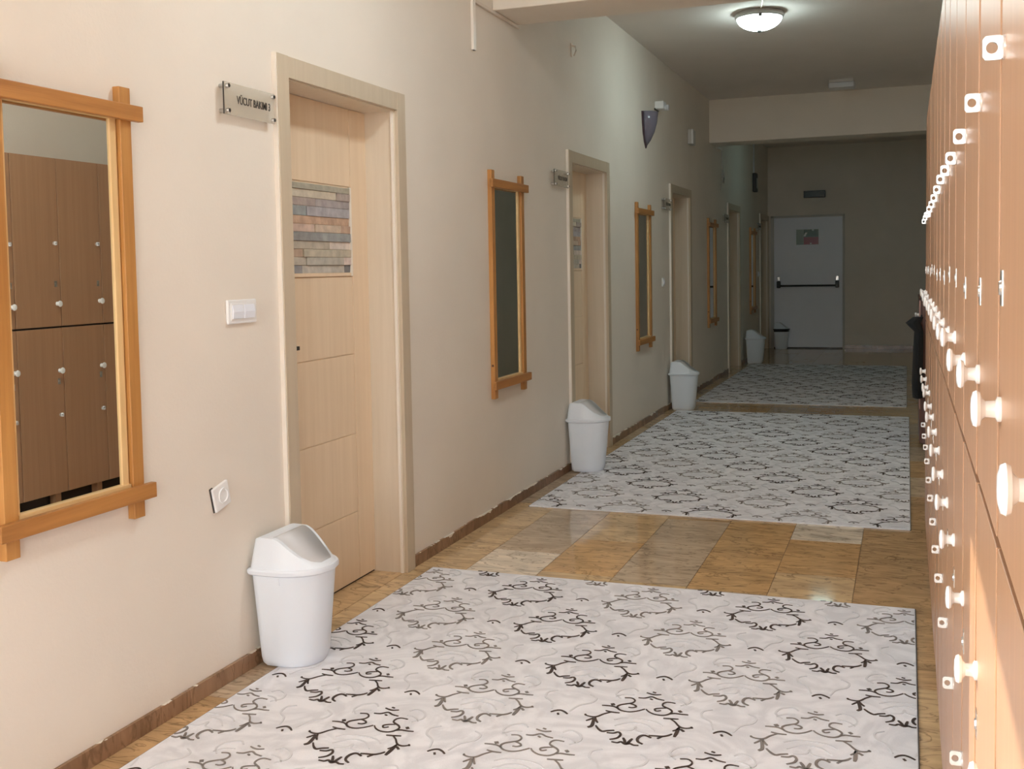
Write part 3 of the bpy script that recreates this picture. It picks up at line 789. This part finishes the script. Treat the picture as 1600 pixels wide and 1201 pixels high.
def flood():
    f = thing('emergency_flood', 'white emergency floodlight box above the dark wall sconce', 'light', (-W, 9.66, 2.765))
    f.scale = (.8, .75, .75)
    box('box', (0, -.085, -.04), (.10, .085, .05), M['whiter'], f, .008)
    MB().lathe([(.0, .02), (.015, .034), (.06, .036), (.066, .028)], (.07, .05, -.015), 'x', 16).build('lamp_head', M['flap'], f, smooth=True)
    box('bracket', (.0, -.10, -.05), (.012, .10, -.03), M['dark_metal'], f)
flood()
def siren():
    s = thing('alarm_box', 'small white alarm box high on the wall before the second beam', 'alarm', (-W, 11.25, 2.66))
    box('housing', (0, -.10, -.075), (.045, .10, .075), M['frame_grey'], s, .006)
    box('face', (.04, -.105, -.075), (.055, -.06, .075), M['whiter'], s, .006)
siren()
def wires():
    w = thing('loose_wire', 'loose grey wire drooping from a short duct under the second beam', 'wire', (-W, 12.92, 2.24))
    MB().box((0, -.02, .47), (.03, .30, .495)).build('duct', M['edge'], w, bevel=.003)
    MB().tube([(.02, .28, .48), (.02, .30, .40), (.03, .28, .32), (.025, .33, .25), (.03, .24, .18), (.03, .30, .12), (.02, .22, .0)], .007, 8).build('wire', M['frame_grey'], w, smooth=True)
    MB().tube([(.02, .36, .24), (.03, .40, .16), (.03, .34, .08)], .012, 8).build('wire', M['frame_grey'], w, smooth=True)
wires()
def box_unit():
    b = thing('wall_box', 'dark box under a vertical duct beyond the fourth birch door', 'box', (-W, 16.2, 2.40))
    box('housing', (0, -.09, 0), (.055, .09, .27), M['black'], b, .008)
    box('face', (.05, -.05, .05), (.058, .05, .20), M['frame_grey'], b, .003)
    box('duct', (0, -.02, .27), (.02, .02, ZC - 2.40), M['flap'], b, .002)
box_unit()

# ------------------------------------------------------------------ low cabinet and black bag beyond the lockers
def cabinet():
    c = thing('low_cabinet', 'low dark mahogany cabinet beyond the end of the lockers', 'cabinet', (.085, 8.25, 0))
    box('body', (.018, 0, .05), (XR - .085 - .003, .9, 1.07), M['mahogany'], c)
    box('top', (-.004, -.01, 1.07), (XR - .085 - .003, .91, 1.09), M['mahogany'], c, .003)
    box('dark_base', (.03, .01, 0), (XR - .1, .89, .05), M['dark_gap'], c)
    box('edge_band', (-.004, -.006, .30), (.006, .0, 1.085), mat('edge_band_pink', (.38, .22, .18), .4), c)
    for k in (0, 1):
        d = box('door', (0, .006 + k * .45, .055), (.018, .444 + k * .45, 1.065), M['mahogany'], c, .002)
        MB().lathe([(0, .01), (.012, .008), (.02, .015), (.028, .012), (.03, .003)], (0, .40 if k == 0 else .50, .95), '-x', 14).build('knob', M['porcelain'], d, smooth=True)
    b = thing('hanging_bag', 'black fabric bag hanging from the low mahogany cabinet', 'bag', (.112, 8.10, .40))
    mb = MB(); prof = [(0, .035, .10), (.10, .038, .13), (.30, .034, .12), (.46, .03, .09), (.52, .05, .06), (.56, .035, .04)]
    n = 16
    for (z, dx, dy) in prof:
        for k in range(n):
            a = 2 * math.pi * k / n; mb.v.append((-dx - .004 + dx * math.cos(a) - (.018 if .48 < z < .55 else 0), dy * math.sin(a) * (1 + .06 * math.sin(3 * a)), z))
    for i in range(len(prof) - 1):
        for k in range(n):
            j = (k + 1) % n; mb.f.append((i * n + k, i * n + j, (i + 1) * n + j, (i + 1) * n + k))
    mb.f.append(tuple(range(n))); mb.f.append(tuple((len(prof) - 1) * n + k for k in range(n)))
    mb.build('sack', M['fabric'], b, smooth=True)
    MB().tube([(-.02, -.02, .55), (-.016, 0, .57), (-.02, .02, .55)], .006, 6).build('strap', M['fabric'], b)
cabinet()
